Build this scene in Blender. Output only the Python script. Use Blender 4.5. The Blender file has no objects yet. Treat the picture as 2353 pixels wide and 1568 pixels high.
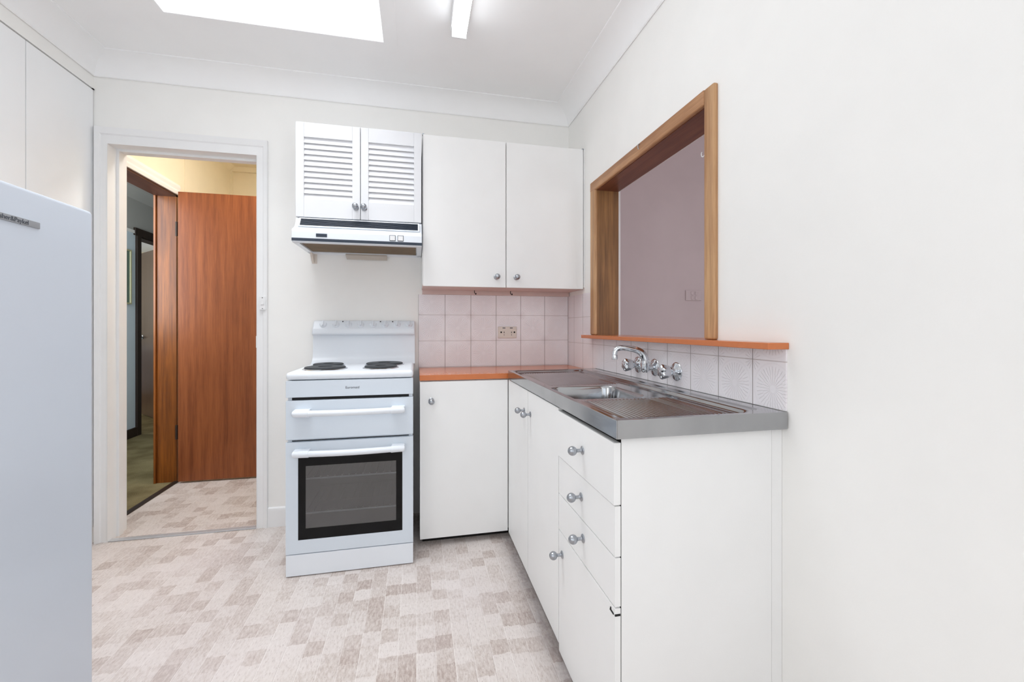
import bpy, bmesh, math, random
from mathutils import Vector, Matrix
random.seed(7)
S = bpy.context.scene
COL = S.collection
PI = math.pi
# ---------------------------------------------------------------- room measures (metres)
R, L, D, H = 0.949, -1.604, 2.601, 2.468
ZC = 2.378                      # cornice foot
FW = -1.7                       # wall behind the camera
HC = 1.0949                     # camera height

# ---------------------------------------------------------------- materials
def lin(c):
    def f(v):
        v /= 255.0
        return v / 12.92 if v <= 0.04045 else ((v + 0.055) / 1.055) ** 2.4
    return (f(c[0]), f(c[1]), f(c[2]), 1.0)

class NT:
    def __init__(s, name):
        s.m = bpy.data.materials.new(name); s.m.use_nodes = True
        s.t = s.m.node_tree; s.t.nodes.clear()
        s.out = s.n('ShaderNodeOutputMaterial')
    def n(s, typ, **kw):
        nd = s.t.nodes.new(typ)
        for k, v in kw.items(): setattr(nd, k, v)
        return nd
    def link(s, a, b): s.t.links.new(a, b)
    def set(s, sock, v):
        if isinstance(v, bpy.types.NodeSocket): s.link(v, sock)
        else: sock.default_value = v
    def math(s, op, a, b=None, c=None, clamp=False):
        nd = s.n('ShaderNodeMath', operation=op); nd.use_clamp = clamp
        s.set(nd.inputs[0], a)
        if b is not None: s.set(nd.inputs[1], b)
        if c is not None: s.set(nd.inputs[2], c)
        return nd.outputs[0]
    def pos(s):
        g = s.n('ShaderNodeNewGeometry'); sp = s.n('ShaderNodeSeparateXYZ'); s.link(g.outputs['Position'], sp.inputs[0])
        return g.outputs['Position'], sp.outputs[0], sp.outputs[1], sp.outputs[2]
    def mapped(s, vec, scale):
        mp = s.n('ShaderNodeMapping'); s.link(vec, mp.inputs[0]); mp.inputs['Scale'].default_value = scale
        return mp.outputs[0]
    def noise(s, vec, scale, detail=3, rough=0.5):
        nd = s.n('ShaderNodeTexNoise'); s.link(vec, nd.inputs['Vector'])
        nd.inputs['Scale'].default_value = scale; nd.inputs['Detail'].default_value = detail; nd.inputs['Roughness'].default_value = rough
        return nd.outputs['Fac']
    def ramp(s, fac, stops):
        nd = s.n('ShaderNodeValToRGB'); s.link(fac, nd.inputs[0])
        e = nd.color_ramp.elements
        while len(e) < len(stops): e.new(0.5)
        for el, (p, c) in zip(e, stops): el.position = p; el.color = c
        return nd.outputs[0]
    def mix(s, fac, a, b, typ='MIX'):
        nd = s.n('ShaderNodeMix', data_type='RGBA', blend_type=typ)
        s.set(nd.inputs[0], fac); s.set(nd.inputs[6], a); s.set(nd.inputs[7], b)
        return nd.outputs[2]
    def bump(s, height, strength=0.2, dist=0.01):
        nd = s.n('ShaderNodeBump'); s.link(height, nd.inputs['Height'])
        nd.inputs['Strength'].default_value = strength; nd.inputs['Distance'].default_value = dist
        return nd.outputs[0]
    def bsdf(s, color, rough=0.5, metal=0.0, spec=0.5, normal=None, **kw):
        b = s.n('ShaderNodeBsdfPrincipled')
        s.set(b.inputs['Base Color'], color); s.set(b.inputs['Roughness'], rough); s.set(b.inputs['Metallic'], metal)
        b.inputs['Specular IOR Level'].default_value = spec
        if normal is not None: s.link(normal, b.inputs['Normal'])
        for k, v in kw.items(): s.set(b.inputs[k], v)
        s.link(b.outputs[0], s.out.inputs[0])
        return b

def paint(name, rgb, rough=0.5, spec=0.4, mottle=0.02, bump=0.0, bscale=300, **kw):
    t = NT(name); p, x, y, z = t.pos()
    c = lin(rgb); n = t.noise(p, 6, 4)
    d = tuple(v * (1 - mottle * 2) for v in c[:3]) + (1,)
    col = t.ramp(n, [(0.3, d), (0.7, c)])
    nm = t.bump(t.noise(p, bscale, 2), bump, 0.002) if bump else None
    t.bsdf(col, rough, 0, spec, nm, **kw); return t.m

def flat(name, rgb, rough=0.4, metal=0.0, spec=0.5, **kw):
    t = NT(name); p, x, y, z = t.pos(); c = lin(rgb)
    n = t.noise(p, 60, 2)
    col = t.ramp(n, [(0.2, tuple(v * 0.95 for v in c[:3]) + (1,)), (0.8, c)])
    t.bsdf(col, rough, metal, spec, None, **kw); return t.m

def wood(name, dark, light, axis='Z', scale=40, rough=0.4, spec=0.4, blotch=0.25):
    t = NT(name); p, x, y, z = t.pos()
    sc = {'Z': (1, 1, 0.045), 'Y': (1, 0.045, 1), 'X': (0.045, 1, 1)}[axis]
    v = t.mapped(p, sc)
    a = t.noise(v, scale, 5, 0.65); b = t.noise(v, scale * 6, 3, 0.6)
    f = t.math('ADD', t.math('MULTIPLY', a, 0.7), t.math('MULTIPLY', b, 0.3))
    col = t.ramp(f, [(0.36, lin(dark)), (0.62, lin(light))])
    bl = t.noise(t.mapped(p, (1, 1, 0.4)), 5, 3)
    col = t.mix(t.math('MULTIPLY', t.math('SUBTRACT', 0.62, bl, clamp=True), blotch * 6, clamp=True), col, lin(dark))
    t.bsdf(col, rough, 0, spec, t.bump(b, 0.08, 0.002)); return t.m

def emit(name, rgb, strength):
    t = NT(name); e = t.n('ShaderNodeEmission'); e.inputs[0].default_value = lin(rgb); e.inputs[1].default_value = strength
    t.link(e.outputs[0], t.out.inputs[0]); return t.m

def glass(name, tint=(255, 255, 255), refl=0.12, rough=0.02):
    t = NT(name); tr = t.n('ShaderNodeBsdfTransparent'); tr.inputs[0].default_value = lin(tint)
    g = t.n('ShaderNodeBsdfGlossy'); g.inputs['Roughness'].default_value = rough
    lw = t.n('ShaderNodeFresnel'); lw.inputs[0].default_value = 1.45
    mx = t.n('ShaderNodeMixShader'); t.link(t.math('ADD', lw.outputs[0], refl, clamp=True), mx.inputs[0])
    t.link(tr.outputs[0], mx.inputs[1]); t.link(g.outputs[0], mx.inputs[2]); t.link(mx.outputs[0], t.out.inputs[0]); return t.m

M = {}
M['wall'] = paint('wall_paint', (247, 246, 243), 0.6, 0.3, 0.012, 0.06, 160)
M['wall_cream'] = paint('vestibule_paint', (243, 234, 212), 0.55, 0.3, 0.02)
M['wall_hall'] = paint('hall_paint', (206, 220, 232), 0.6, 0.3, 0.02)
M['wall_hall_top'] = paint('hall_upper_shade', (176, 176, 174), 0.7, 0.2, 0.02)  # hall top greyed: the shade up there is put into the colour
M['wall_mauve'] = paint('dining_paint', (214, 200, 202), 0.6, 0.3, 0.02, 0.08, 200)
M['ceil'] = paint('ceiling_paint', (249, 249, 249), 0.7, 0.2, 0.01)
M['white_gloss'] = paint('white_gloss_paint', (240, 240, 240), 0.35, 0.45, 0.012)
M['cab'] = paint('cabinet_paint', (243, 243, 242), 0.45, 0.4, 0.012, 0.05, 260)
M['tall'] = paint('tall_cupboard_paint', (247, 248, 249), 0.4, 0.4, 0.008)
M['louvre'] = paint('louvre_paint', (229, 230, 233), 0.4, 0.4, 0.01)
M['cab_under'] = paint('cabinet_underside', (222, 200, 194), 0.6, 0.3, 0.05)  # pink tint carries light bounced off the orange worktop
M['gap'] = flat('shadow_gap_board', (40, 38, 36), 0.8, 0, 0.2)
M['stove'] = paint('white_enamel', (232, 237, 243), 0.3, 0.5, 0.006)
M['stove_front'] = paint('enamel_front', (216, 225, 234), 0.32, 0.5, 0.006)
M['fridge'] = paint('fridge_enamel', (204, 211, 221), 0.28, 0.5, 0.006, 0.03, 500)
M['wire_shaded'] = flat('shaded_wire', (88, 90, 92), 0.5, 0.6)  # rack rods darkened, shade inside the oven put into the colour
M['rack'] = flat('lit_wire', (236, 238, 240), 0.35, 0.3)  # front wire of the same rack, its lit look put into a pale colour
M['black_glass'] = flat('black_glass', (9, 10, 12), 0.1, 0, 0.22)
M['oven_in'] = flat('oven_enamel', (96, 98, 100), 0.5)
M['oven_pane'] = glass('oven_pane', (206, 208, 210), 0.10, 0.22)
M['pane'] = glass('window_pane', (250, 252, 252), 0.02, 0.01)
M['iron'] = flat('cast_iron', (52, 56, 60), 0.55, 0.2)
M['dark'] = flat('dark_plastic', (42, 52, 68), 0.45)
M['black'] = flat('black_plastic', (18, 18, 18), 0.6)
M['chrome'] = flat('chrome', (215, 218, 222), 0.07, 1.0)
M['nickel'] = flat('satin_nickel', (176, 180, 186), 0.28, 1.0)
M['alu'] = flat('aluminium', (200, 202, 206), 0.35, 1.0)
M['steel_badge'] = flat('badge_metal', (168, 170, 174), 0.4, 0.6)
M['text_grey'] = flat('badge_ink', (74, 78, 86), 0.5)
M['orange'] = flat('orange_laminate', (208, 120, 68), 0.2, 0, 0.6)
M['oak'] = wood('oak_trim', (160, 116, 78), (208, 166, 122), 'Z', 34, 0.4)
M['oak_y'] = wood('oak_trim_head', (148, 102, 68), (194, 146, 104), 'Y', 34, 0.4)
M['oak_jamb'] = wood('oak_jamb', (104, 68, 34), (158, 112, 64), 'Z', 26, 0.45)
M['head_lining'] = wood('head_lining', (104, 58, 40), (138, 84, 60), 'Y', 26, 0.4)
M['cedar'] = wood('cedar_door', (118, 62, 32), (156, 90, 50), 'Z', 30, 0.4, 0.4, 0.15)
M['jamb'] = wood('stained_jamb', (86, 42, 10), (154, 88, 28), 'Z', 22, 0.4, 0.4, 0.35)
M['dark_frame'] = wood('dark_frame', (34, 24, 18), (52, 38, 30), 'Z', 30, 0.5)
M['head_shade'] = wood('shaded_head', (66, 38, 28), (88, 54, 40), 'Y', 30, 0.5)  # darker than the jamb: shade of the unlit underside put into the colour
M['far_door'] = wood('brown_door', (86, 68, 56), (106, 86, 72), 'Z', 30, 0.3)
M['outlet'] = flat('ivory_plastic', (222, 212, 202), 0.4)
M['white_plastic'] = flat('white_plastic', (238, 238, 238), 0.4)
M['lampc'] = flat('aged_plastic', (196, 188, 178), 0.5)
M['filter'] = paint('filter_mesh', (136, 118, 98), 0.8, 0.2, 0.15, 0.5, 900)
M['picture'] = paint('green_print', (96, 120, 112), 0.4, 0.4, 0.1)
M['picture_mat'] = flat('pale_print', (190, 204, 198), 0.5)
M['gilt'] = flat('pale_gilt', (198, 196, 160), 0.4, 0.2)
M['bedspread'] = paint('blue_bedspread', (150, 176, 200), 0.9, 0.1, 0.3)
M['strip'] = flat('floor_strip', (206, 208, 212), 0.4, 0.5)
M['tube'] = emit('fluorescent_diffuser', (245, 250, 255), 4.5)
M['skylight'] = emit('skylight_diffuser', (248, 250, 255), 1.5)

def mat_floor():
    t = NT('vinyl_floor'); p, x, y, z = t.pos()
    cx = t.math('MULTIPLY', x, 1 / 0.062); cy = t.math('MULTIPLY', y, 1 / 0.068)
    ix = t.math('FLOOR', cx); off = t.n('ShaderNodeTexWhiteNoise', noise_dimensions='1D'); t.link(ix, off.inputs['W'])
    cy2 = t.math('ADD', cy, t.math('ADD', t.math('MULTIPLY', off.outputs['Value'], 0.25), t.math('MULTIPLY', t.noise(p, 34, 3, 0.6), 0.35))); iy = t.math('FLOOR', cy2)
    cb = t.n('ShaderNodeCombineXYZ'); t.link(ix, cb.inputs[0]); t.link(iy, cb.inputs[1])
    wn = t.n('ShaderNodeTexWhiteNoise', noise_dimensions='2D'); t.link(cb.outputs[0], wn.inputs['Vector'])
    blk = t.noise(cb.outputs[0], 0.35, 2)
    v = t.math('ADD', t.math('MULTIPLY', wn.outputs['Value'], 0.46), t.math('ADD', t.math('MULTIPLY', blk, 0.42), t.math('MULTIPLY', t.noise(p, 11, 3, 0.6), 0.26)))
    st = t.noise(t.mapped(p, (1, 0.3, 1)), 130, 4, 0.7)
    v = t.math('ADD', v, t.math('MULTIPLY', t.math('SUBTRACT', st, 0.5), 1.3))
    col = t.ramp(v, [(0.12, lin((222, 214, 210))), (0.48, lin((212, 203, 198))), (0.72, lin((196, 184, 177))), (0.95, lin((172, 156, 148)))])
    fl = t.noise(t.mapped(p, (1, 0.22, 1)), 260, 2, 0.6)
    col = t.mix(t.math('MULTIPLY', t.math('SUBTRACT', fl, 0.57, clamp=True), 3.4, clamp=True), col, lin((150, 132, 126)))
    fx = t.math('FRACT', cx)
    edge = t.math('LESS_THAN', fx, 0.035)
    col = t.mix(t.math('MULTIPLY', edge, 0.4), col, lin((244, 240, 236)))
    edge2 = t.math('GREATER_THAN', fx, 0.975)
    col = t.mix(t.math('MULTIPLY', edge2, t.math('MULTIPLY', off.outputs['Value'], 0.5)), col, lin((150, 134, 130)))
    big = t.noise(p, 1.6, 2)
    col = t.mix(t.math('MULTIPLY', t.math('SUBTRACT', big, 0.45, clamp=True), 1.2, clamp=True), col, lin((228, 220, 222)))
    # grime that has collected along the kickboards
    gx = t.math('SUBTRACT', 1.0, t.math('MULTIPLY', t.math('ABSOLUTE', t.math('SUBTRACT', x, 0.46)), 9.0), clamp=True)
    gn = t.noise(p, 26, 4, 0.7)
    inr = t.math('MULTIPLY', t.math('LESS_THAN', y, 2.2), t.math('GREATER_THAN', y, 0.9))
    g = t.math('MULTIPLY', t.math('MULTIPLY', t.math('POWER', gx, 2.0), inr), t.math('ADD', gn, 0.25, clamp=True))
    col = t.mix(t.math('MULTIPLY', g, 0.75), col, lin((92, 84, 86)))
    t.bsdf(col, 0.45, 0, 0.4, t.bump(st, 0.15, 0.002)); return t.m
M['vinyl'] = mat_floor()

def mat_carpet():
    t = NT('olive_carpet'); p, x, y, z = t.pos()
    a = t.noise(p, 5, 3); b = t.noise(p, 220, 2)
    f = t.math('ADD', t.math('MULTIPLY', a, 0.6), t.math('MULTIPLY', b, 0.4))
    t.bsdf(t.ramp(f, [(0.35, lin((88, 78, 52))), (0.65, lin((134, 122, 90)))]), 0.95, 0, 0.1, t.bump(b, 0.5, 0.005)); return t.m
M['carpet'] = mat_carpet()

def mat_tiles(name, axis, u0, pu, z0, pv):
    t = NT(name); p, x, y, z = t.pos()
    u = t.math('DIVIDE', t.math('SUBTRACT', (x, y)[axis], u0), pu)
    v = t.math('DIVIDE', t.math('SUBTRACT', z, z0), pv)
    fu = t.math('SUBTRACT', t.math('FRACT', u), 0.5); fv = t.math('SUBTRACT', t.math('FRACT', v), 0.5)
    r = t.math('SQRT', t.math('ADD', t.math('MULTIPLY', fu, fu), t.math('MULTIPLY', fv, fv)))
    an = t.math('ARCTAN2', fv, fu)
    def petals(n, r0, r1):
        w = t.math('ABSOLUTE', t.math('SINE', t.math('MULTIPLY', an, n / 2)))
        line = t.math('SMOOTH_MIN', t.math('MULTIPLY', w, 2.2), 1.0, 0.3)
        m = t.math('MULTIPLY', t.math('GREATER_THAN', r, r0), t.math('LESS_THAN', r, r1))
        return t.math('MULTIPLY', t.math('SUBTRACT', 1.0, line, clamp=True), m)
    a = petals(24, 0.07, 0.25); b = petals(32, 0.25, 0.40)
    ring = t.math('LESS_THAN', t.math('ABSOLUTE', t.math('SUBTRACT', r, 0.455)), 0.012)
    # quarter flower in each corner
    gu = t.math('SUBTRACT', 0.5, t.math('ABSOLUTE', fu)); gv = t.math('SUBTRACT', 0.5, t.math('ABSOLUTE', fv))
    r2 = t.math('SQRT', t.math('ADD', t.math('MULTIPLY', gu, gu), t.math('MULTIPLY', gv, gv)))
    w2 = t.math('ABSOLUTE', t.math('SINE', t.math('MULTIPLY', t.math('ARCTAN2', gv, gu), 8)))
    c2 = t.math('MULTIPLY', t.math('SUBTRACT', 1.0, t.math('MULTIPLY', w2, 2.0), clamp=True), t.math('LESS_THAN', r2, 0.2))
    pat = t.math('ADD', t.math('ADD', a, b), t.math('ADD', t.math('MULTIPLY', ring, 0.5), c2), clamp=True)
    ed = t.math('MAXIMUM', t.math('ABSOLUTE', fu), t.math('ABSOLUTE', fv))
    gr = t.math('GREATER_THAN', ed, 0.49)
    big = t.noise(p, 4, 3)
    base = t.ramp(big, [(0.3, lin((238, 233, 236))), (0.7, lin((243, 240, 243)))])
    col = t.mix(t.math('MULTIPLY', pat, 0.12), base, lin((196, 186, 188)))
    ver = t.math('GREATER_THAN', t.math('ABSOLUTE', fu), 0.49)
    gcol = t.mix(ver, lin((208, 200, 200)), lin((160, 152, 150)))
    col = t.mix(gr, col, gcol)
    hgt = t.math('SUBTRACT', t.math('MULTIPLY', pat, 0.5), t.math('MULTIPLY', gr, 1.0))
    t.bsdf(col, 0.3, 0, 0.5, t.bump(hgt, 0.6, 0.003)); return t.m
M['tile_back'] = mat_tiles('relief_tiles', 0, 0.012, 0.1552, 0.862, 0.1545)
M['tile_right'] = mat_tiles('relief_tiles_side', 1, 1.057, 0.1435, 0.852, 0.1525)

def mat_steel():
    t = NT('stainless_steel'); p, x, y, z = t.pos()
    n = t.noise(t.mapped(p, (1, 0.04, 1)), 300, 2, 0.5); s = t.noise(p, 7, 3, 0.5)
    col = t.ramp(s, [(0.3, lin((164, 165, 167))), (0.7, lin((178, 179, 181)))])
    rg = t.math('ADD', 0.09, t.math('MULTIPLY', n, 0.10))
    t.bsdf(col, rg, 1.0, 0.5); return t.m
M['steel'] = mat_steel()

# ---------------------------------------------------------------- mesh helpers
def MB(): return bmesh.new()

def merge(bm, tmp):
    me = bpy.data.meshes.new('tmp'); tmp.to_mesh(me); tmp.free(); bm.from_mesh(me); bpy.data.meshes.remove(me)

def box(bm, x0, x1, y0, y1, z0, z1, bev=0.0, seg=2, mtx=None):
    t = bmesh.new(); bmesh.ops.create_cube(t, size=1)
    for v in t.verts:
        v.co = Vector(((x0 + x1) / 2 + v.co.x * (x1 - x0), (y0 + y1) / 2 + v.co.y * (y1 - y0), (z0 + z1) / 2 + v.co.z * (z1 - z0)))
    if bev: bmesh.ops.bevel(t, geom=t.edges[:], offset=bev, segments=seg, profile=0.5, affect='EDGES')
    if mtx is not None: bmesh.ops.transform(t, matrix=mtx, verts=t.verts[:])
    merge(bm, t); return bm

def prism(bm, pts, a0, a1, axis='X', bev=0.0):
    """extrude a closed profile; axis X: pts=(y,z); axis Y: pts=(x,z); axis Z: pts=(x,y)"""
    t = bmesh.new()
    def mk(p, a): return {'X': (a, p[0], p[1]), 'Y': (p[0], a, p[1]), 'Z': (p[0], p[1], a)}[axis]
    v0 = [t.verts.new(mk(p, a0)) for p in pts]; v1 = [t.verts.new(mk(p, a1)) for p in pts]
    n = len(pts)
    for i in range(n): t.faces.new((v0[i], v0[(i + 1) % n], v1[(i + 1) % n], v1[i]))
    t.faces.new(v0[::-1]); t.faces.new(v1)
    bmesh.ops.recalc_face_normals(t, faces=t.faces[:])
    if bev:
        es = [e for e in t.edges if e.is_manifold and e.calc_face_angle(0) > 0.6]
        bmesh.ops.bevel(t, geom=es, offset=bev, segments=2, profile=0.5, affect='EDGES')
    merge(bm, t); return bm

def lathe(bm, prof, seg=32, mtx=None):
    """prof: list of (r, z) around +Z"""
    t = bmesh.new(); rings = []
    for r, z in prof:
        if r < 1e-6: rings.append([t.verts.new((0, 0, z))])
        else: rings.append([t.verts.new((r * math.cos(2 * PI * i / seg), r * math.sin(2 * PI * i / seg), z)) for i in range(seg)])
    for a, b in zip(rings, rings[1:]):
        for i in range(seg):
            j = (i + 1) % seg
            if len(a) == 1 and len(b) == 1: continue
            if len(a) == 1: t.faces.new((a[0], b[i], b[j]))
            elif len(b) == 1: t.faces.new((a[i], b[0], a[j]))
            else: t.faces.new((a[i], b[i], b[j], a[j]))
    bmesh.ops.recalc_face_normals(t, faces=t.faces[:])
    if mtx is not None: bmesh.ops.transform(t, matrix=mtx, verts=t.verts[:])
    merge(bm, t); return bm

def tube(bm, pts, rad, seg=12, sub=6):
    """smooth tube through pts; rad is a number or one per point"""
    P = [Vector(p) for p in pts]; rr = rad if isinstance(rad, (list, tuple)) else [rad] * len(P)
    Q, RR = [], []
    for i in range(len(P) - 1):
        p0 = P[i - 1] if i else P[0] * 2 - P[1]; p1, p2 = P[i], P[i + 1]
        p3 = P[i + 2] if i + 2 < len(P) else P[-1] * 2 - P[-2]
        for k in range(sub):
            u = k / sub
            Q.append(0.5 * ((2 * p1) + (p2 - p0) * u + (2 * p0 - 5 * p1 + 4 * p2 - p3) * u * u + (3 * p1 - p0 - 3 * p2 + p3) * u ** 3))
            RR.append(rr[i] * (1 - u) + rr[i + 1] * u)
    Q.append(P[-1]); RR.append(rr[-1])
    t = bmesh.new(); rings = []; nrm = None
    for i, q in enumerate(Q):
        tg = (Q[min(i + 1, len(Q) - 1)] - Q[max(i - 1, 0)]).normalized()
        if nrm is None: nrm = tg.orthogonal().normalized()
        nrm = (nrm - tg * nrm.dot(tg)).normalized(); bn = tg.cross(nrm)
        rings.append([t.verts.new(q + RR[i] * (nrm * math.cos(2 * PI * k / seg) + bn * math.sin(2 * PI * k / seg))) for k in range(seg)])
    for a, b in zip(rings, rings[1:]):
        for k in range(seg): t.faces.new((a[k], a[(k + 1) % seg], b[(k + 1) % seg], b[k]))
    t.faces.new(rings[0][::-1]); t.faces.new(rings[-1])
    bmesh.ops.recalc_face_normals(t, faces=t.faces[:])
    merge(bm, t); return bm

WLOC = {}
def wloc(o):
    v = Vector((0, 0, 0))
    while o is not None: v += Vector(o.location); o = o.parent
    return v

def obj(name, bm, m, parent=None, smooth=40, origin=None, label=None):
    """bm is in world coordinates; becomes ONE mesh object"""
    me = bpy.data.meshes.new(name)
    base = wloc(parent) if parent else Vector((0, 0, 0))
    org = Vector(origin) if origin is not None else base.copy()
    bmesh.ops.translate(bm, vec=-org, verts=bm.verts[:])
    bm.to_mesh(me); bm.free()
    if smooth:
        me.polygons.foreach_set('use_smooth', [True] * len(me.polygons))
        me.set_sharp_from_angle(angle=math.radians(smooth))
    me.materials.append(m)
    o = bpy.data.objects.new(name, me); COL.objects.link(o)
    if parent: o.parent = parent
    if smooth and len(me.polygons) < 20000:
        wn = o.modifiers.new('weighted_normal', 'WEIGHTED_NORMAL'); wn.keep_sharp = True; wn.weight = 90
    o.location = org - base
    if label: o['label'] = label
    return o

def tag(o, label=None, cat=None, group=None, kind=None):
    if label: o['label'] = label
    if cat: o['category'] = cat
    if group: o['group'] = group
    if kind: o['kind'] = kind
    return o

def thing(name, label, cat, loc, group=None):
    o = bpy.data.objects.new(name, None); COL.objects.link(o); o.location = loc; o.empty_display_size = 0.05
    return tag(o, label, cat, group)

def struct(name, bm, m, label, cat, parent=None, smooth=None):
    o = obj(name, bm, m, parent, smooth)
    return tag(o, label, cat, None, 'structure')

def text_mesh(name, body, size, m, parent, loc, rot, extrude=0.0004):
    cu = bpy.data.curves.new(name, 'FONT'); cu.body = body; cu.size = size; cu.align_x = 'CENTER'; cu.align_y = 'CENTER'; cu.extrude = extrude
    to = bpy.data.objects.new(name, cu); COL.objects.link(to)
    bpy.context.view_layer.update()
    me = bpy.data.meshes.new_from_object(to.evaluated_get(bpy.context.evaluated_depsgraph_get()))
    bpy.data.objects.remove(to); bpy.data.curves.remove(cu)
    me.materials.clear(); me.materials.append(m)
    o = bpy.data.objects.new(name, me); COL.objects.link(o); o.parent = parent
    o.location = Vector(loc) - wloc(parent); o.rotation_euler = rot
    return o

# ---------------------------------------------------------------- the shell
DX0, DX1, DZ = -1.535, -0.849, 2.033          # doorway to the vestibule
SX0, SX1, SY0, SY1 = -1.075, -0.152, 1.25, 2.155   # skylight well
WY0, WY1, WZ0, WZ1 = 1.253, 2.168, 1.04, 1.842     # serving hatch in the right wall
T = 0.12
b = MB(); box(b, -2.4, 4.2, FW, D + 0.128, -0.1, 0)
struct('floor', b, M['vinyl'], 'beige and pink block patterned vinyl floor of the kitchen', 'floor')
b = MB(); box(b, -1.668, -0.5, D + 0.128, 4.5, -0.1, 0)
struct('floor_vestibule', b, M['vinyl'], 'patterned vinyl floor beyond the white doorway in front of the brown door', 'floor')
b = MB(); box(b, -6.2, -1.668, D + 0.128, 9.0, -0.1, 0)
struct('floor_hall', b, M['carpet'], 'olive green carpet of the hall beyond the brown jamb', 'floor')

b = MB()
box(b, -2.4, DX0 - .0105, D, D + T, 0, H); box(b, DX1 + .0105, 4.2, D, D + T, 0, H); box(b, DX0 - .0105, DX1 + .0105, D, D + T, DZ + .0105, H)
box(b, -2.4, 4.2, D, D + T, H, H + 0.35)
struct('wall_back', b, M['wall'], 'white kitchen wall behind the stove with the doorway', 'wall')
b = MB()
box(b, R, R + T, FW, -1.35, 0, H); box(b, R, R + T, -.35, WY0, 0, H); box(b, R, R + T, -1.35, -.35, 0, .85); box(b, R, R + T, -1.35, -.35, 2.15, H); box(b, R, R + T, WY1, D, 0, H); box(b, R, R + T, WY0, WY1, 0, WZ0); box(b, R, R + T, WY0, WY1, WZ1, H)
struct('wall_right', b, M['wall'], 'wide white wall on the right with the serving hatch', 'wall')
b = MB()
box(b, L - T, L, FW, -1.15, 0, H); box(b, L - T, L, .05, 1.795, 0, H); box(b, L - T, L, -1.15, .05, 0, .85); box(b, L - T, L, -1.15, .05, 2.15, H); box(b, L - T, L, 1.795, D, 2.312, H); box(b, -2.4, -2.3, 1.6, D, 0, H); box(b, -2.3, L - T, 1.7, 1.795, 0, H); box(b, -2.3, L - T, 1.795, D, 2.312, 2.4)
struct('wall_left', b, M['wall'], 'white wall strip on the left above the built-in cupboard', 'wall')
b = MB()
box(b, L - T, -1.15, FW - T, FW, 0, H); box(b, 0.75, R + T, FW - T, FW, 0, H); box(b, -1.15, 0.75, FW - T, FW, 0, 0.85); box(b, -1.15, 0.75, FW - T, FW, 2.15, H)
struct('wall_front', b, M['wall'], 'white wall behind the camera with an opening for the added window', 'wall')
w1 = thing('added_window_1', 'unseen wide white framed window added behind the camera to bring in daylight', 'window', (-0.2, FW, 0.85)); w1['kind'] = 'structure'  # invented window, put in behind the camera to let daylight into the room
b = MB()
for (x0, x1, z0, z1) in ((-1.15, -1.09, .85, 2.15), (.69, .75, .85, 2.15), (-1.09, .69, .85, .91), (-1.09, .69, 2.09, 2.15), (-.23, -.17, .91, 2.09)): box(b, x0, x1, FW - 0.09, FW - 0.03, z0, z1)
obj('window_frame', b, M['white_gloss'], w1, None)
b = MB(); box(b, -1.09, -.23, FW - 0.065, FW - 0.06, .91, 2.09); obj('pane', b, M['pane'], w1, None)
b = MB(); box(b, -.17, .69, FW - 0.065, FW - 0.06, .91, 2.09); obj('pane', b, M['pane'], w1, None)

w4 = thing('added_window_4', 'unseen white framed side window added in the left wall to bring in daylight', 'window', (L, -.55, .85)); w4['kind'] = 'structure'  # no known window on this side; added as a source of side light
b = MB()
for (y0, y1, z0, z1) in ((-1.15, -1.09, .85, 2.15), (-.01, .05, .85, 2.15), (-1.09, -.01, .85, .91), (-1.09, -.01, 2.09, 2.15)): box(b, L - 0.09, L - 0.03, y0, y1, z0, z1)
obj('window_frame', b, M['white_gloss'], w4, None)
b = MB(); box(b, L - 0.065, L - 0.06, -1.09, -.01, .91, 2.09); obj('pane', b, M['pane'], w4, None)
w5 = thing('added_window_5', 'unseen white framed side window added in the right wall to bring in daylight', 'window', (R, -.85, .85)); w5['kind'] = 'structure'  # added out of view so light reaches the left cupboard and fridge
b = MB()
for (y0, y1, z0, z1) in ((-1.35, -1.29, .85, 2.15), (-.41, -.35, .85, 2.15), (-1.29, -.41, .85, .91), (-1.29, -.41, 2.09, 2.15)): box(b, R + 0.03, R + 0.09, y0, y1, z0, z1)
obj('window_frame', b, M['white_gloss'], w5, None)
b = MB(); box(b, R + 0.06, R + 0.065, -1.29, -.41, .91, 2.09); obj('pane', b, M['pane'], w5, None)
b = MB()
C0, C1 = H, H + 0.05
box(b, -2.4, SX0, FW, D, C0, C1); box(b, SX1, R + T, FW, D, C0, C1); box(b, SX0, SX1, FW, SY0, C0, C1); box(b, SX0, SX1, SY1, D, C0, C1)
struct('ceiling', b, M['ceil'], 'flat white kitchen ceiling around the skylight', 'ceiling')
b = MB(); ZS = H + 0.62
box(b, SX0 - .03, SX0 + .002, SY0, SY1, C0 + .0008, ZS); box(b, SX1 - .002, SX1 + .03, SY0, SY1, C0 + .0008, ZS)
box(b, SX0 - .03, SX1 + .03, SY0 - .03, SY0 + .002, C0 + .0008, ZS); box(b, SX0 - .03, SX1 + .03, SY1 - .002, SY1 + .03, C0 + .0008, ZS)
sk = struct('window_2', b, M['white_gloss'], 'bright white skylight well in the ceiling', 'skylight')
b = MB(); box(b, SX0, SX1, SY0, SY1, ZS - 0.01, ZS); obj('diffuser_panel', b, M['skylight'], sk, None, label='glowing opal skylight panel')
b = MB(); box(b, SX1 + .001, SX1 + 0.062, SY0, SY1 + .02, H - 0.004, H); struct('trim_4', b, M['ceil'], 'thin white cover strip on the ceiling beside the skylight', 'trim')

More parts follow.
